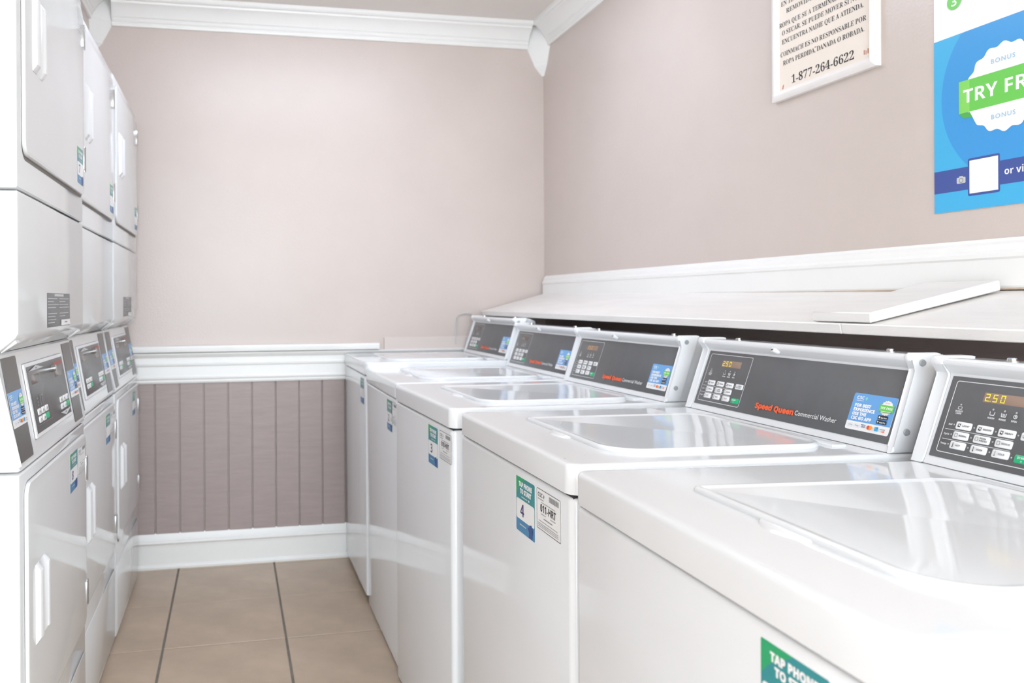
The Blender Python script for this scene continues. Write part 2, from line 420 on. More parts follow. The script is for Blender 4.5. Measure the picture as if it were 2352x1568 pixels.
def lid_mesh():
    rect = (.103, .508, .070, .468); rad = [.07, .05, .05, .012]
    return rr_stack('lid', rect, rad, [(0, T-.001), (-.0005, T+.003), (.001, T+.0062), (.004, T+.0078), (.008, T+.0072), (.012, T+.0054), (.018, T+.005)], 9, True, ang=60)
lid_me = lid_mesh()
n = 14; v = []; f = []
for k, z in ((0, T-.002), (1, T+.0015), (2, T+.0026)):
    for i in range(n+1):
        t = i/n; y = .232+.092*t; e = math.sin(math.pi*t)**.7*.024*(1-.15*k); v.append((.106-e, y, z))
for k in range(2):
    for i in range(n): a = k*(n+1)+i; f.append((a, a+1, a+n+2, a+n+1))
f.append(tuple(range(2*(n+1), 3*(n+1)))); f.append(tuple(range(n+1))[::-1])
tab_me = fixn(pyd('lid_lip', v, f, True, 50))
hinge_me = box_me('lid_hinge_strip', .512, .540, .075, .463, T-.001, T+.004, .0015)
def arc(cx, cz, r, a0, a1, n): return [(cx+r*math.cos(math.radians(a0+(a1-a0)*i/n)), cz+r*math.sin(math.radians(a0+(a1-a0)*i/n))) for i in range(n+1)]
prof_front = [(.561, T+.001), (.566, .929), (.610, 1.054), (.6095, 1.0585), (.598, 1.0715)]+arc(.604, 1.0755, .0072, 205, 90, 6)
housing_me = extrude_xz('housing', prof_front+[(.668, 1.081), (.69, 1.072), (.695, T+.001)], .0128, W-.0222)
capf = [(x-.0025, z+(.0025 if z > 1.075 else 0)) for x, z in prof_front]
cap_me_prof = capf+[(.648, 1.0852), (.655, 1.0835), (.6, T+.001)]
cap_near = extrude_xz('end_cap', cap_me_prof, .0, .0125, .004)
cap_far = extrude_xz('end_cap', cap_me_prof, W-.021, W, .0015)
rear_me = extrude_xz('rear_cover', [(.6, T+.001), (.655, 1.078), (.69, 1.07), (.694, T+.001)], .008, W-.008)
panel_me = None
foot_me = cyl_me('foot', (0, 0, 0), (0, 0, .014), .02, n=10)
screw_me = cyl_me('screw', (0, 0, 0), (0, -.0025, 0), .0062, .005, 12)
slot_me = box_me('slot', -.001, .001, -.0031, -.002, -.004, .004)
bolt_me = rr_stack('bolt', (-.010, .010, -.010, .010), [.0099]*4, [(0, 0), (0, .002), (.0035, .0025), (.0038, .006), (.006, .0068)], 3)
btn_me = rr_stack('button', (0, .0258, 0, .0117), [.0022]*4, [(0, 0), (0, .0006), (.0008, .0011)], 3)
for q in btn_me.vertices: q.co = SX*q.co.x+CUP*q.co.y+SX.cross(CUP)*q.co.z
coin_me = cyl_me('coin_tube', (.603, 0, 1.066), (.589, 0, 1.0715), .0058, .0048, 10)
hole_me = cyl_me('bore', (.5885, 0, 1.0716), (.5884, 0, 1.0717), .003, n=8)

SEG = {'2': 'abged', '5': 'afgcd', '0': 'abcdef'}
def seg7(A, ch, u, q, w, h, m):
    t = h*.115
    S_ = {'a': (u, u+w, q+h-t, q+h), 'g': (u, u+w, q+h/2-t/2, q+h/2+t/2), 'd': (u, u+w, q, q+t), 'b': (u+w-t, u+w, q+h/2+t*.4, q+h-t*.6), 'c': (u+w-t, u+w, q+t*.6, q+h/2-t*.4), 'f': (u, u+t, q+h/2+t*.4, q+h-t*.6), 'e': (u, u+t, q+t*.6, q+h/2-t*.4)}
    A.rects([S_[k] for k in SEG[ch]], m)
def console_print(A):
    # u = distance from the far end along the panel, v = height up the slope
    A.ring(.0375, .1905, .0095, .1245, .004, .0009, 'white_ink')
    for u0, u1, q in ((.042, .1515, .0466), (.042, .151, .0308)): A.rect(u0, u1, q-.0003, q+.0003, 'white_ink')
    for q, t in ((.0545, 'Soil'), (.0387, 'Cycle'), (.0232, 'Temp')): A.text(t, .0515, q-.001, .0026, 'white_ink', al='r')
    for i, uu in enumerate((.0551, .0887, .1232, .1569)):
        for j, q in enumerate((.055, .0392, .0236)):
            if i == 3 and j == 1: continue
            if i == 3 and j == 2: q = .0222
            A.ell(uu, q, .0013, .0013, 'led', 8)
    A.ell(.0569, .0871, .0015, .0015, 'led', 8); A.ring(.0535, .0603, .0795, .084, .0006, .0006, 'white_ink')
    A.text('INSERT', .057, .0752, .0026, 'white_ink', al='c'); A.text('CARD', .057, .0718, .0026, 'white_ink', al='c')
    for uu, t in ((.1099, 'WASH'), (.1278, 'RINSE'), (.1455, 'SPIN')):
        A.ell(uu, .0866, .0015, .0015, 'led', 8)
        if t == 'SPIN': A.ell(uu, .0805, .003, .003, 'white_ink', 12); A.ell(uu, .0805, .0022, .0022, 'panel_dark', 12); A.ell(uu+.0005, .0808, .001, .001, 'white_ink', 8)
        else:
            A.poly([(uu-.0042, .0832), (uu-.0034, .0775), (uu+.0034, .0775), (uu+.0042, .0832), (uu+.0034, .0832), (uu+.0027, .0784), (uu-.0027, .0784), (uu-.0034, .0832)], 'white_ink')
            if t == 'RINSE':
                A.rects([(uu-.0018+k*.0014, uu-.0011+k*.0014, .0792, .0826) for k in range(3)], 'white_ink')
        A.text(t, uu, .0722, .0026, 'white_ink', al='c')
    A.text('Speed Queen', .246, .0172, .0115, 'orange_ink', w=.1155, shear=.02, st='x')
    A.text('Commercial Washer', .3655, .0182, .0093, 'white_ink', w=.1085, st='r')
def button_print(A):
    tx = (('LIGHT', 'MEDIUM', 'HEAVY', 'SMALL/LOAD'), ('NORMAL', 'PERM/PRESS', 'DELICATES'), ('HOT', 'WARM', 'COLD'))
    for j, row in enumerate(tx):
        for i, t in enumerate(row):
            u = (.0584, .0926, .1267, .1607)[i]; q = (.049, .0332, .0176)[j]
            ls = t.split('/'); mw = .0128
            for k, l in enumerate(ls):
                vv = q+.0046 if len(ls) == 1 else q+.0064-.0037*k
                A.text(l, u+.0112, vv, .0026, 'ink', w=min(mw, .0024*len(l)))
            # little symbol
            if j == 0 and i < 3: A.poly([(u+.0035, q+.0035), (u+.0075, q+.003), (u+.0085, q+.0085), (u+.006, q+.008), (u+.0045, q+.009)], 'ink'); A.ell(u+.0062, q+.006, .0013, .0015, 'button_white', 8)
            elif j == 2:
                A.rect(u+.0058, u+.0068, q+.0025, q+.0095, 'ink'); A.ell(u+.0063, q+.003, .001, .0012, 'ink', 8)
                if i == 2: A.rect(u+.0061, u+.0065, q+.003, q+.0092, 'button_white')
            elif j == 1: A.ring(u+.004, u+.0088, q+.003, q+.0088, .001, .0005, 'ink')
            else: A.poly([(u+.003, q+.0075), (u+.004, q+.0035), (u+.0085, q+.0035), (u+.0095, q+.0075), (u+.0088, q+.0075), (u+.008, q+.0042), (u+.0045, q+.0042), (u+.0037, q+.0075)], 'ink')
    A.text('START', .1733, .0222, .0031, 'white_ink', w=.0135, al='c'); A.ell(.1733, .0192, .0014, .0014, 'led', 8)

def badge_poly(cu, cv, r, n=18, amp=.05):
    return [(cu+r*(1+amp*math.cos(n*a))*math.cos(a), cv+r*(1+amp*math.cos(n*a))*math.sin(a)) for a in (2*math.pi*i/(n*8) for i in range(n*8))]
def app_print(A, u, q, w, h):
    """the blue app sticker's print, lower left corner at (u, q)"""
    kx, ky = w/.096, h/.0675
    X = lambda a: u+a*kx
    Y = lambda b: q+b*ky
    A.rrect(u, u+w, q, q+h, .0035, 'sticker_white')
    A.poly([(X(0), Y(.0155)), (X(.096), Y(.0155))]+[(min(max(a, X(0)), X(.096)), b) for a, b in rr_pts(X(0), X(.096), Y(.02), Y(.0675), [.0001, .0001, .0035, .0035], 4)[10:]], 'blue_sticker')
    A.text('CSC', X(.008), Y(.0565), .0058*ky, 'white_ink', w=.0165*kx)
    A.rect(X(.008), X(.0245), Y(.0535), Y(.0543), 'white_ink')
    A.poly([(X(.0262), Y(.0585)), (X(.0295), Y(.0625)), (X(.0325), Y(.0595)), (X(.029), Y(.0535))], 'mint'); A.poly([(X(.0262), Y(.0585)), (X(.028), Y(.0565)), (X(.029), Y(.0535))], 'navy')
    for k, (t, ww) in enumerate((('FOR BEST', .0365), ('EXPERIENCE', .0475), ('USE THE', .0315), ('CSC GO APP', .0455))): A.text(t, X(.008), Y(.0425-.0078*k), .0058*ky, 'white_ink', w=ww*kx, st='x')
    A.poly([(X(.078)+(a)*kx, Y(.0475)+b*ky) for a, b in badge_poly(0, 0, .0128, 16, .05)], 'sticker_white')
    A.poly([(X(.0628), Y(.0405)), (X(.0655), Y(.039)), (X(.0905), Y(.039)), (X(.0932), Y(.0405))], 'badge_green_dark')
    A.rect(X(.0625), X(.0935), Y(.0415), Y(.0525), 'badge_green'); A.text('TRY FREE', X(.078), Y(.0448), .0043*ky, 'white_ink', w=.0255*kx, al='c')
    A.text('BONUS', X(.078), Y(.0552), .002*ky, 'orange_ink', al='c', st='r'); A.text('BONUS', X(.078), Y(.0372), .002*ky, 'orange_ink', al='c', st='r')
    for k, t in ((0, 'App Store'), (1, 'Google Play')):
        b = .0268-.0084*k
        A.rrect(X(.066), X(.0868), Y(b), Y(b+.0068), .001, 'ink', 2)
        if k: A.poly([(X(.0678), Y(b+.0015)), (X(.0713), Y(b+.0034)), (X(.0678), Y(b+.0053))], 'white_ink')
        else: A.ell(X(.0695), Y(b+.0031), .0018*kx, .0019*ky, 'white_ink', 10)
        A.text(t, X(.0725), Y(b+.0016), .0026*ky, 'white_ink', w=.0125*kx)
    b = .0048
    for a, t in ((.0065, 'G Pay'), (.0215, 'Pay')):
        A.ring(X(a), X(a+.0115), Y(b), Y(b+.0072), .0015, .0003, 'ink_light'); A.text(t, X(a+.0058), Y(b+.0025), .0024*ky, 'ink_gray', w=.0078*kx, al='c')
    A.rect(X(.0362), X(.0465), Y(b+.0062), Y(b+.0072), 'navy'); A.text('VISA', X(.0413), Y(b+.0016), .0033*ky, 'navy', w=.009*kx, al='c')
    A.ell(X(.0535), Y(b+.0036), .0037*kx, .0037*ky, 'mc_red', 14); A.ell(X(.0585), Y(b+.0036), .0037*kx, .0037*ky, 'mc_orange', 14)
    A.rect(X(.067), X(.0745), Y(b), Y(b+.0072), 'amex'); A.rect(X(.0712), X(.0745), Y(b+.0045), Y(b+.0072), 'sticker_blue')
    A.text('DISCOVER', X(.0842), Y(b+.0035), .0018*ky, 'ink', w=.0105*kx, al='c'); A.poly([(X(.079), Y(b)), (X(.0895), Y(b)), (X(.0895), Y(b+.0025))], 'orange_ink')

def tap_print(A, w, h, num):
    A.rrect(0, w, 0, h, .003, 'teal')
    A.poly([(0, h-.001), (0, h*.66), (w*.1, h*.76), (w*.22, h*.85), (w*.38, h*.93), (w*.5, h), (.001, h)], 'teal_green')
    A.poly([(0.0001, h*.24), (w-.0001, h*.24)]+[(w, .003), (w-.003, 0), (.003, 0), (0, .003)], 'sticker_blue')
    A.rrect(w*.02, w*.98, h*.23, h*.6, .005, 'sticker_white')
    A.text('TAP PHONE', w*.5, h*.835, h*.088, 'white_ink', w=w*.7, al='c', st='x'); A.text('TO START', w*.52, h*.715, h*.088, 'white_ink', w=w*.6, al='c', st='x')
    A.rect(w*.3, w*.62, h*.645, h*.665, 'ink_light'); A.ell(w*.7, h*.655, w*.03, h*.02, 'white_ink', 8)
    if num: A.text(num, w*.24, h*.3, h*.225, 'purple_ink', w=w*(.2 if num != '1' else .1))
    A.rect(w*.2, w*.55, h*.13, h*.15, 'ink_light')
    # a hand holding a phone
    A.poly([(w*.7, 0.001), (w*.71, h*.1), (w*.66, h*.16), (w*.67, h*.2), (w*.72, h*.17), (w*.74, h*.24), (w*.84, h*.26), (w*.9, h*.16), (w*.86, 0.001)], 'navy')
def csc_print(A, w, h, code):
    A.rrect(0, w, 0, h, .003, 'sticker_white'); A.ring(.0005, w-.0005, .0005, h-.0005, .003, .0011, 'ink')
    A.text('CSC', w*.06, h*.8, h*.1, 'ink', w=w*.2); A.poly([(w*.285, h*.82), (w*.31, h*.91), (w*.34, h*.86), (w*.32, h*.79)], 'teal')
    A.rect(w*.06, w*.31, h*.735, h*.755, 'ink_gray')
    A.rects([(w*.53+k*w*.021, w*.53+k*w*.021+w*(.008+.006*((k*7) % 3)), h*.8, h*.93) for k in range(19)], 'ink_gray')
    A.rect(w*.2, w*.78, h*.675, h*.69, 'ink_gray')
    if code: A.text(code, w*.17, h*.46, h*.18, 'ink', w=w*.64)
    A.rects([(w*.2, w*.4, h*.395, h*.41), (w*.58, w*.8, h*.395, h*.41), (w*.31, w*.67, h*.3, h*.325)], 'ink_gray')
    A.rects([(w*.1, w*.88, h*.215, h*.228), (w*.06, w*.9, h*.15, h*.162), (w*.06, w*.9, h*.11, h*.122), (w*.06, w*.9, h*.07, h*.082)], 'ink_gray')

def stick(parent, O, R, Up, w, h, printer, name='sticker'):
    """sticker with lower left corner at O"""
    st = slab(name, O, R, Up, 0, w, 0, h, .0003, 'sticker_white', parent, .003, .0001)
    A = Art(); printer(A); A.build('sticker_print', O, R, Up, st, .0004); return st

PRINT_CACHE = {}
def washer(loc, yaw, tilt, label, tap, code, screen, tapy, cscy, wide, chips=None):
    e = empty('washing_machine', loc, label, 'washer', 'top-load washers in a row', (0, tilt, yaw)); e.scale = (1, wide/W, 1)
    put('cabinet', cab_me, 'enamel', e); put('shadow_gap', core_me, 'cabinet_core', e)
    put('worktop', top_me, 'enamel', e)
    ld = put('lid', lid_me, 'enamel', e); put('finger_lip', tab_me, 'enamel', ld)
    put('lid_hinge_strip', hinge_me, 'enamel', e)
    put('console_housing', housing_me, 'enamel', e); put('console_rear_cover', rear_me, 'enamel', e)
    for me in (cap_near, cap_far): cap = put('end_cap', me, 'plastic_white', e); (0 if me is cap_far else None)
    for c_ in e.children:
        if c_.data is cap_near:
            for x, z in ((.6175, 1.0685), (.587, .953)):
                put('screw', screw_me, 'screw', c_, loc=(x, -.0003, z))
    for y in (.079, .506): put('bolt', bolt_me, 'chrome', e, loc=(.63, y, 1.0808))
    ct = put('coin_tube', coin_me, 'plastic_white', e, loc=(0, .335, 0)); put('bore', hole_me, 'black', ct)
    for x in (.06, DP-.06):
        for y in (.06, W-.06): put('foot', foot_me, 'rubber', e, loc=(x, y, 0))
    O = Vector((CXB, W, CZB))
    if 'panel' not in PRINT_CACHE:
        p = slab('control_panel', O, SX, CUP, .0275, .594, .0005, .1315, .0009, 'panel_dark', e, .001, .0003); PRINT_CACHE['panel'] = p.data
        A = Art(); console_print(A); l = A.build('panel_lettering', O, SX, CUP, p, .001); PRINT_CACHE['let'] = l.data
        A = Art(); button_print(A); l = A.build('button_lettering', O, SX, CUP, p, .0022); PRINT_CACHE['blet'] = l.data

    else:
        p = put('control_panel', PRINT_CACHE['panel'], None, e); put('panel_lettering', PRINT_CACHE['let'], None, p); put('button_lettering', PRINT_CACHE['blet'], None, p)
    N = SX.cross(CUP)
    for j, q in enumerate((.049, .0332, .0176)):
        for i, u in enumerate((.0584, .0926, .1267, .1607)):
            if i == 3 and j == 1: continue
            if i == 3 and j == 2:
                if 'green' not in PRINT_CACHE: PRINT_CACHE['green'] = btn_me.copy(); PRINT_CACHE['green'].materials.clear(); PRINT_CACHE['green'].materials.append(M['button_green'])
                put('start_button', PRINT_CACHE['green'], None, p, loc=O+SX*.1605+CUP*.0163+N*.0009)['label'] = 'green start button'
            else: put('button', btn_me, 'button_white', p, loc=O+SX*u+CUP*q+N*.0009)
    dsp = slab('display', O+N*.0009, SX, CUP, .0883, .1566, .0959, .1112, .0003, 'display' if screen else 'display_off', p, .0008, .0001)
    if screen:
        A = Art(); m = 'digit' if screen == 2 else 'digit_dim'
        for ch, u in (('2', .0905), ('5', .1025), ('0', .1145)): seg7(A, ch, u+.001, .0978, .0068, .0115, m)
        A.rect(.0996, .1010, .0978, .0992, m)
        me = A.build('display_digits', O+N*.0012, SX, CUP, p, .0003)
        if screen == 2: me['label'] = 'glowing yellow price digits'
    st = slab('app_sticker', O+N*.0009, SX, CUP, .4955, .5905, .0135, .081, .0003, 'sticker_white', e, .0035, .0001)
    if 'app' not in PRINT_CACHE:
        A = Art(); app_print(A, .4955, .0135, .095, .0675); PRINT_CACHE['app'] = A.build('sticker_print', O+N*.0012, SX, CUP, st, .0002).data
    else: put('sticker_print', PRINT_CACHE['app'], None, st)
    if tap is not None: stick(e, (-.0001, tapy, .749), SX, (0, 0, 1), .092, .101, lambda A: tap_print(A, .092, .101, tap), 'tap_sticker')
    if code is not None: stick(e, (-.0001, cscy, .780), SX, (0, 0, 1), .104, .071, lambda A: csc_print(A, .104, .071, code), 'service_sticker')
    if chips:
        for x, y, a, b in chips:
            A = Art(); A.poly([(x-a, y), (x-a*.3, y+b), (x+a, y+b*.4), (x+a*.5, y-b)], 'chip')
            A.build('paint_chip', (0, 0, T), (1, 0, 0), (0, 1, 0), e, .0004)
    return e
washer((.527, 1.257, 0), 0, 0, 'white top-load washer with stickers numbered 4 and 011-HRT', '4', '011-HRT', 2, .2447, .144, .643, [(.012, .053, .0012, .0015), (.015, .547, .001, .002), (.056, .073, .0011, .001)])
washer((.502, .567, 0), -.025, 0, 'white top-load washer below the blue poster, its display glowing 2.50', '', None, 2, .170, 0, .655)
washer((.522, 1.966, 0), .028, 0, 'white top-load washer with stickers numbered 3 and 010-HRT', '3', '010-HRT', 1, .213, .105, .612, [(.085, .012, .009, .0035)])
washer((.517, 2.606, 0), 0, -.004, 'white top-load washer between the corner washer and the one numbered 3', '2', '', 0, .165, .072+.03, .600)
washer((.512, 3.212, .022), 0, 0, 'white top-load washer in the corner against the back wall', '', None, 0, .135, 0, .598)

# ================================================================== stacked dryers
DW, DD = .683, .71
DR = Vector((0, 1, 0)); PUP = Vector((-.036, 0, .206)).normalized(); PO = Vector((0, 0, .872)); PN = DR.cross(PUP)
def dparts():
    P = {}
    P['low'] = extrude_xz('lower_cabinet', [(-DD, .012), (-.004, .012), (0, .016), (0, .8555), (-.003, .8585), (-DD, .8585)], 0, DW, .005)
    P['con'] = extrude_xz('control_housing', [(-DD, .8625), (-.004, .8625), (.001, .865), (.001, .8705), (-.0005, .873), (-.0365, 1.079), (-.0405, 1.083), (-DD, 1.083)], 0, DW, .005)
    P['mid'] = extrude_xz('upper_apron', [(-DD, 1.0838), (-.05, 1.0838), (-.036, 1.0855), (-.006, 1.110), (0, 1.120), (0, 1.3835), (-.003, 1.3865), (-DD, 1.3865)], 0, DW, .005)
    P['upp'] = extrude_xz('upper_cabinet', [(-DD, 1.3905), (-.003, 1.3905), (0, 1.3935), (0, 1.972), (-.008, 1.980), (-DD, 1.980)], 0, DW, .005)
    P['core'] = box_me('gap', -DD+.01, -.008, .008, DW-.008, .85, 1.4)
    P['core2'] = box_me('gap', -DD+.01, -.06, .008, DW-.008, .85, 1.4)
    def door(z0, z1):
        me = rr_stack('door', (.033, .668, z0, z1), [.028]*4, [(0, .0), (0, .005), (.0015, .0072), (.005, .008)], 5)
        for q in me.vertices: x, y, z = q.co; q.co = (z, x, y)
        return fixn(me)
    P['ud'] = door(1.459, 1.944); P['ld'] = door(.336, .834)
    def rim(z0, z1):  # gray ring marks the door joint; its wider foot paints the bevel's shade
        a = rr_pts(.0305, .6705, z0-.0085, z1+.002, [.031]*4, 5); b = rr_pts(.0325, .6685, z0-.0005, z1+.0005, [.028]*4, 5); N = len(a)
        return pyd('door_gap_shade', [(.0006, y, z) for y, z in a]+[(.0006, y, z) for y, z in b], [(i, (i+1) % N, N+(i+1) % N, N+i) for i in range(N)])
    P['ur'] = rim(1.459, 1.944); P['lr'] = rim(.336, .834)
    def handle(z0, z1):
        # cupped pull: two upright ridges with a hollow between, bottom and top sloping back to the door
        sec = [(.086, 0), (.090, .017), (.097, .021), (.112, .020), (.118, .012), (.124, .004), (.146, .004), (.152, .012), (.157, .020), (.166, .021), (.171, .015), (.173, 0)]
        v, f = [], []; n = len(sec)
        for z, k in ((z0, .1), (z0+.012, 1), (z1-.012, 1), (z1, .1)):
            for y, x in sec: v.append((.008+x*k*.55, y, z))
        for L in range(3):
            for i in range(n-1): f.append((L*n+i, L*n+i+1, L*n+n+i+1, L*n+n+i))
        f += [tuple(range(n)), tuple(range(3*n, 4*n))]
        return fixn(pyd('handle', v, f, True, 30))
    P['uh'] = handle(1.632, 1.786); P['lh'] = handle(.508, .664)
    bm = bmesh.new(); bm.free()
    P['hinge'] = cyl_me('hinge', (.006, .6775, 0), (.006, .6775, .066), .0048, n=10)
    P['hleaf'] = box_me('hinge_leaf', .002, .0092, .661, .674, .004, .062, .001)
    P['toe'] = box_me('toe_panel', 0, .002, .012, DW-.012, .03, .258, .0009)
    P['clip'] = fixn(pyd('clip', [(-.035, 0, 1.0850), (-.0345, 0, 1.0838), (-.006, 0, 1.1025), (-.0085, 0, 1.1080), (-.035, .024, 1.0850), (-.0345, .024, 1.0838), (-.006, .024, 1.1025), (-.0085, .024, 1.1080)], [(0, 1, 2, 3), (4, 5, 6, 7), (0, 1, 5, 4), (1, 2, 6, 5), (2, 3, 7, 6), (3, 0, 4, 7)]))
    b = rr_stack('button', (0, .027, 0, .0132), [.003]*4, [(0, 0), (0, .0008), (.001, .0014)], 3)
    for q in b.vertices: q.co = DR*q.co.x+PUP*q.co.y+PN*q.co.z
    P['btn'] = b
    g = b.copy(); g.materials.append(M['button_green']); P['gbtn'] = g
    return P
DPT = dparts()
def panel_print(A):
    A.rects([(.1725, .1735, .052, .164), (.3105, .3115, .052, .164), (.1725, .3115, .0515, .0522)], 'ink_gray')
    A.poly([(.172, .1655), (.311, .1655), (.2415, .1745)], 'ink_light'); A.rect(.236, .247, .1672, .1705, 'label_gray')
    A.rects([(.3905, .3915, .052, .15), (.515, .516, .052, .15)], 'ink_gray')
    A.poly([(.394, .0505), (.514, .0505), (.454, .039)], 'ink_light'); A.rect(.4485, .4595, .0445, .048, 'label_gray')
    A.text('Speed Queen', .412, .1605, .0085, 'red_ink', w=.1)
    for o in (0, .222):
        A.rects([(.198+o+a, .206+o+a, .105-b, .1075-b) for a, b in ((0, 0), (.002, .008), (.001, .014), (.036, -.004), (.05, -.004))]+[(.226+o, .229+o, .09, .112), (.243+o, .246+o, .09, .112)], 'ink_gray')
    for o in (0, .224):
        for k in range(5):
            u = .192+o+.034*(k % 3)+.009; q = .0725 if k < 3 else .0562
            A.rect(u+.002, u+.007, q+.003, q+.008, 'ink_gray')
def dryer(loc, rot, label, rating, nums, code, lower_service):
    e = empty('stacked_dryer', loc, label, 'dryer', 'stacked dryers along the left wall', (0, 0, rot))
    put('lower_cabinet', DPT['low'], 'enamel_dryer', e); hs = put('control_housing', DPT['con'], 'enamel_dryer', e)
    put('upper_apron', DPT['mid'], 'enamel_dryer', e); put('upper_cabinet', DPT['upp'], 'enamel_dryer', e)
    put('shadow_gap', DPT['core2'], 'cabinet_core', e)
    put('toe_panel', DPT['toe'], 'enamel_dryer', e)
    for dk, rk, hk, zs in (('ud', 'ur', 'uh', (1.5235, 1.847)), ('ld', 'lr', 'lh', (.379, .706))):
        d = put('door', DPT[dk], 'enamel_dryer', e); put('door_gap_shade', DPT[rk], 'gap_shade_gray', e)
        put('handle', DPT[hk], 'plastic_white', d)
        for z in zs:
            h = put('hinge', DPT['hinge'], 'chrome', d, loc=(0, 0, z)); put('hinge_leaf', DPT['hleaf'], 'chrome', d, loc=(0, 0, z))
    # dark strips, framed control panel
    for u0, u1 in ((.0085, .1135), (.564, .669)): slab('side_strip', PO, DR, PUP, u0, u1, .0045, .2045, .0012, 'strip_dark', e, .004, .0004)
    fr = slab('panel_frame', PO, DR, PUP, .152, .532, .0285, .183, .004, 'plastic_white', e, .003, .0012)
    A = Art(); A.ring(.1508, .5332, .0273, .1842, .003, .0011, 'ink_gray'); A.build('frame_gap', PO, DR, PUP, fr, .0003)
    p = slab('control_panel', PO+PN*.004, DR, PUP, .1635, .5235, .037, .1755, .0006, 'panel_dark', e, .001, .0002)
    P2 = PO+PN*.0046
    for o in (0, .224):
        for k in range(6):
            u = .192+o+.034*(k % 3); q = .0715 if k < 3 else .0553
            if k == 5: put('start_button', DPT['gbtn'], None, p, loc=P2+DR*u+PUP*q)['label'] = 'green start button'
            else: put('button', DPT['btn'], 'button_white', p, loc=P2+DR*u+PUP*q)
    for o in (0, .228): slab('display', P2, DR, PUP, .187+o, .265+o, .137-(0 if o == 0 else .004), .158-(0 if o == 0 else .003), .0003, 'display_off', p, .001, .0001)
    A = Art(); panel_print(A); A.build('panel_lettering', P2, DR, PUP, p, .0016)
    q = PO+DR*.386+PUP*.1555
    lk = put('lock', cyl_me('lock', q+PN*.0046, q+PN*.0165, .0082, .0074, 16), 'chrome', e); put('lock_core', cyl_me('lock_core', q+PN*.0165, q+PN*.0175, .0045, .004, 12), 'screw', lk)
    for u, q_ in ((.0085, .071), (.567, .0665)):
        st = slab('app_sticker', PO+PN*.0012, DR, PUP, u, u+.104, q_, q_+.0675, .0003, 'sticker_white', e, .0025, .0001)
        A = Art(); app_print(A, u, q_, .104, .0675); A.build('sticker_print', PO+PN*.0015, DR, PUP, st, .0002)
    for y in (.012, DW-.036):
        cl = put('clip', DPT['clip'], 'plastic_white', e, loc=(0, y, 0))
        A = Art(); A.ring(.005, .013, .005, .013, .004, .002, 'ink_gray'); A.ring(.012, .02, .016, .024, .004, .002, 'ink_gray'); A.build('clip_mark', (-.0345, y, 1.0838), (0, 1, 0), (.0285, 0, .0187), cl, .0006)
    if rating:
        st = slab('rating_label', (0, 0, 0), (0, 1, 0), (0, 0, 1), .243, .497, 1.124, 1.199, .0003, 'label_gray', e, .001, .0001)
        A = Art()
        A.rect(.32, .42, 1.192, 1.197, 'ink_light')
        for k in range(9):
            if k == 4: continue
            A.rects([(.25, .25+random.uniform(.06, .115), 1.186-k*.0066, 1.1875-k*.0066)]+([(.372, .372+random.uniform(.05, .115), 1.186-k*.0066, 1.1875-k*.0066)] if k < 7 else []), 'ink_light')
        A.rect(.39, .494, 1.1255, 1.1385, 'sticker_white'); A.rect(.43, .46, 1.131, 1.134, 'label_gray')
        A.build('label_print', (0, 0, 0), (0, 1, 0), (0, 0, 1), st, .0004)
    ft = Vector((.008, 0, 0)); R_, U_ = (0, 1, 0), (0, 0, 1)
    stick(e, ft+Vector((0, .562, 1.481)), R_, U_, .088, .092, lambda A: tap_print(A, .088, .092, nums[0]), 'tap_sticker')
    stick(e, ft+Vector((0, .444, .722)), R_, U_, .094, .093, lambda A: tap_print(A, .094, .093, nums[1]), 'tap_sticker')
    if lower_service: stick(e, ft+Vector((0, .552, .745)), R_, U_, .1, .067, lambda A: csc_print(A, .1, .067, code), 'service_sticker')
    A = Art()
    for k in range(8): A.rect(.585, .585+random.uniform(.02, .05), 1.925-k*.0085, 1.9275-k*.0085, 'ink_light')
    A.build('door_notice', ft, R_, U_, e, .0004)
    return e
dryer((-.392, 1.623, 0), 0, 'stacked dryer with stickers 7 and 8 beside the open aisle end', True, ('7', '8'), '', True)
dryer((-.409, 2.312, 0), 0, 'middle stacked dryer without a rating label on its apron', False, ('', ''), '', True)
dryer((-.406, 3.003, 0), 0, 'stacked dryer next to the back wall', True, ('', ''), '', False)

# ================================================================== things on the right wall
WR = Vector((0, -1, 0)); ZU = Vector((0, 0, 1))
# framed notice
e = empty('framed_notice', (XR, 2.146, 1.72), 'cream Spanish laundry notice with phone number in a white wooden frame', 'notice')
y0, y1, z0, z1, fw = 0, -.381, 0, .56, .027
fp = [(0, 0), (0, .012), (.004, .016), (.015, .018), (.022, .013), (fw, .008), (fw, 0)]
def frame_side(a, b, c_, d):
    """mitred moulding; outer corners a-b, inner corners c-d (y, z)"""
    v, f = [], []; n = len(fp)
    for (oa, ia) in ((a, c_), (b, d)):
        for k, h in fp: t = k/fw; v.append((-h, oa[0]+(ia[0]-oa[0])*t, oa[1]+(ia[1]-oa[1])*t))
    for i in range(n-1): f.append((i, i+1, n+i+1, n+i))
    f += [tuple(range(n)), tuple(range(n, 2*n))]
    put('frame_rail', fixn(pyd('frame_rail', v, f, True, 40)), 'frame_wood', e)
o_ = [(y0, z0), (y1, z0), (y1, z1), (y0, z1)]; i_ = [(y0-fw, z0+fw), (y1+fw, z0+fw), (y1+fw, z1-fw), (y0-fw, z1-fw)]
for k in range(4): frame_side(o_[k], o_[(k+1) % 4], i_[k], i_[(k+1) % 4])
pp = box('notice_sheet', -.008, -.001, y1+fw-.003, y0-fw+.003, z0+fw-.003, z1-fw+.003, 'paper', e)
tz = lambda q: q-1.72
def line(t, u0, u1, q, h=.0125, st='s', til=None):
    A = Art(); A.text(t, u0, tz(q), h, 'ink', w=u1-u0, st=st)
    if til: A.text('~', til, tz(q)+.0078, .012, 'ink', w=.007, st='r')
    A.build('notice_line', (-.008, 0, 0), WR, ZU, pp, .0003)
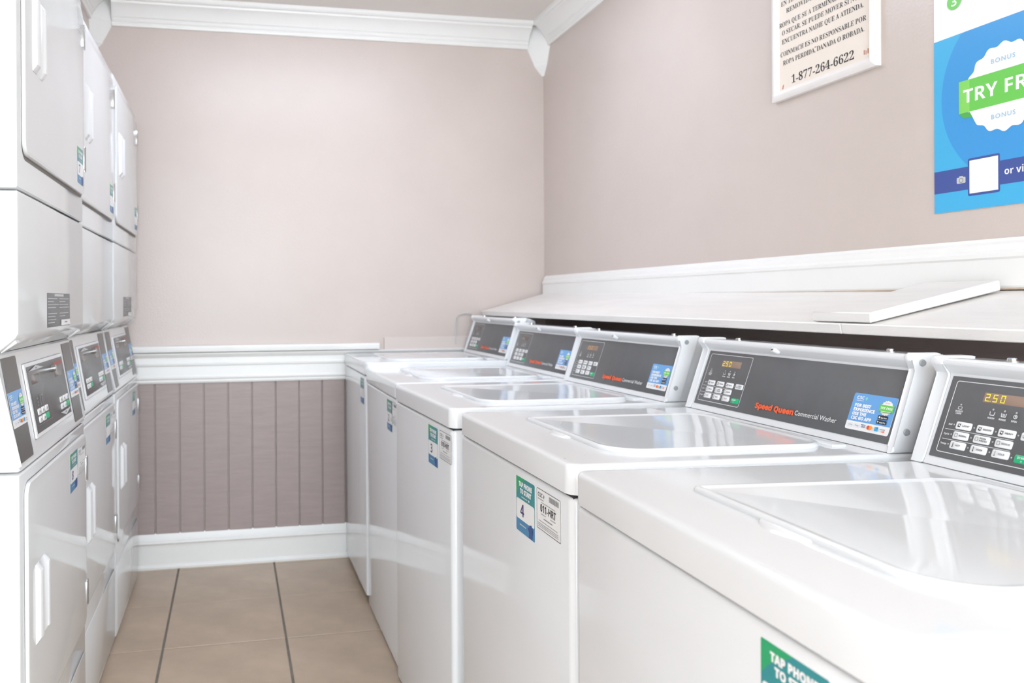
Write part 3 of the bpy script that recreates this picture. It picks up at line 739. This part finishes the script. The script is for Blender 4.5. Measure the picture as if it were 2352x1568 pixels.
line('1-877-264-6622', .0765, .305, 1.7565, .0215)
line('ROPA PERDIDA, DANADA O ROBADA.', .0415, .3385, 1.8135, til=.1665)
line('COINMACH ES NO RESPONSABLE POR', .0315, .345, 1.838)
line('ENCUENTRA NADIE QUE A ATIENDA.', .0375, .337, 1.8718)
line('O SECAR, SE PUEDE MOVER SI NO SE', .0377, .345, 1.896)
line('ROPA QUE SE A TERMINADO DE LAVAR', .0266, .351, 1.919)
line('REMOVIDO', .056, .16, 1.952); line('EN TE', .034, .085, 1.9757)
A = Art(); A.poly([(.037, tz(1.7495)), (.042, tz(1.7495)), (.045, tz(1.762)), (.041, tz(1.76))], 'rust'); A.rects([(.337, .3395, tz(1.757), tz(1.768)), (.343, .345, tz(1.756), tz(1.766)), (.349, .352, tz(1.757), tz(1.769))], 'rust')
A.build('rust_stain', (-.008, 0, 0), WR, ZU, pp, .0003)
# poster
PW, PH = .46, .62
e = empty('poster', (XR, 1.614, 1.358), 'large blue and white bonus poster on the right wall', 'poster')
ps = box('poster_sheet', -.0022, -.0004, -PW, 0, 0, PH, 'poster_white', e)
A = Art(); H = lambda q: q-1.358
A.rect(0, PW, 0, H(1.7255), 'poster_cyan')
# big disc behind the badge, cut by the white field
cu, cv, R0 = .215, H(1.594), .196
pts = []
for i in range(97):
    a = 2*math.pi*i/96; x, y = cu+R0*math.cos(a), cv+R0*math.sin(a)
    pts.append((min(max(x, 0), PW), min(max(y, H(1.425)), H(1.7255))))
A.poly(pts, 'poster_blue')
A.rect(0, PW, H(1.3995), H(1.4468), 'poster_navy')
A.rrect(.083, .1558, H(1.3855), H(1.4625), .004, 'poster_navy'); A.rect(.0868, .152, H(1.3905), H(1.458), 'poster_white')
A.rrect(.0565, .0775, H(1.4145), H(1.427), .002, 'ink_light'); A.rect(.0625, .0715, H(1.426), H(1.4295), 'ink_light'); A.ell(.067, H(1.4205), .0052, .0052, 'label_gray', 16); A.ell(.067, H(1.4205), .0038, .0038, 'ink_light', 16)
A.text('or visit', .166, H(1.418), .0135, 'white_ink')
bc = (.1665, H(1.5915))
A.poly(badge_poly(bc[0], bc[1], .0855, 16, .035), 'poster_white')
A.poly([(.063, H(1.5575)), (.0745, H(1.547)), (.2585, H(1.547)), (.27, H(1.5575))], 'badge_green_dark')
A.poly(badge_poly(bc[0], bc[1], .0855, 16, .035)[72:], 'poster_white') if False else None
A.poly([(bc[0]+x, H(1.559)+y) for x, y in ((-.0785, 0), (-.072, -.012), (-.066, -.024), (.066, -.024), (.072, -.012), (.0785, 0))], 'poster_white')
A.rect(.063, .27, H(1.5585), H(1.6245), 'badge_green'); A.rect(.063, .0882, H(1.5582), H(1.6248), 'badge_green_light')
A.text('TRY FREE', .0735, H(1.578), .0272, 'white_ink', w=.187)
A.text('BONUS', .138, H(1.6418), .0088, 'poster_text', w=.052, st='r', sp_=1.25); A.text('BONUS', .138, H(1.5316), .0088, 'poster_text', w=.052, st='r', sp_=1.25)
A.ell(.052, H(1.797), .0172, .0172, 'badge_green', 28); A.text('3', .052, H(1.7875), .0185, 'white_ink', al='c')
A.build('poster_print', (-.0022, 0, 0), WR, ZU, ps, .0003)

# ================================================================== small things
# fill hose with its brass coupling behind the near console
e = empty('water_hose', (1.40, 1.05, 1.06), 'black rubber hose with metal couplings behind the console under the sloping board', 'hose')
pts = [(.05, .02+.02*math.sin(i*.5), -.35+.03*i) if i < 11 else (.05+.02*math.sin((i-10)*.5), .02+.05*(i-10)*.4, -.02+.012*math.sin((i-10)*.6)) for i in range(18)]
put('hose', tube_me('hose', pts, .013, 10), 'rubber', e)
put('coupling', cyl_me('coupling', (.06, .12, -.02), (.06, .19, -.005), .018, n=10), 'rubber', e)
put('valve', cyl_me('valve', (.06, .19, -.005), (.095, .21, -.005), .012, n=10), 'brass', e)
# grey cable looped on the back wall beside the corner console
lp = [(x, WY(x)-d, z) for x, z, d in ((1.050, .952, .006), (1.046, 1.0, .016), (1.049, 1.05, .008), (1.056, 1.095, .006), (1.068, 1.112, .006), (1.09, 1.117, .006), (1.13, 1.113, .006))]
tag(put('cable', tube_me('cable', lp, .003, 6), 'ink_light'), 'thin grey cable looped on the back wall beside the corner washer', 'cable')
# added ceiling lamp out of view, to even out the room's light
for y, lb in ((2.72, 'added unseen fill lamp on the ceiling, shaped like a fluorescent fixture'),):
    e = empty('added_fill_lamp', (.48, y, HC), lb, 'lamp', None, (0, 0, math.pi/2))
    box('fill_lamp_housing', -.12, .12, -.6, .6, -.03, -.001, 'plastic_white', e, .004)
    me = extrude_xz('diffuser', [(-.11, -.0305), (-.105, -.055), (-.07, -.075), (.07, -.075), (.105, -.055), (.11, -.0305)], -.59, .59, 0)
    put('fill_lamp_diffuser', me, 'fill_lamp_glow', e)

# fine print on the control panels cannot be picked apart letter by letter
for o in bpy.data.objects:
    if o.name.split('.')[0] in ('button_lettering', 'panel_lettering', 'sticker_print', 'label_print', 'door_notice'): o['kind'] = 'stuff'
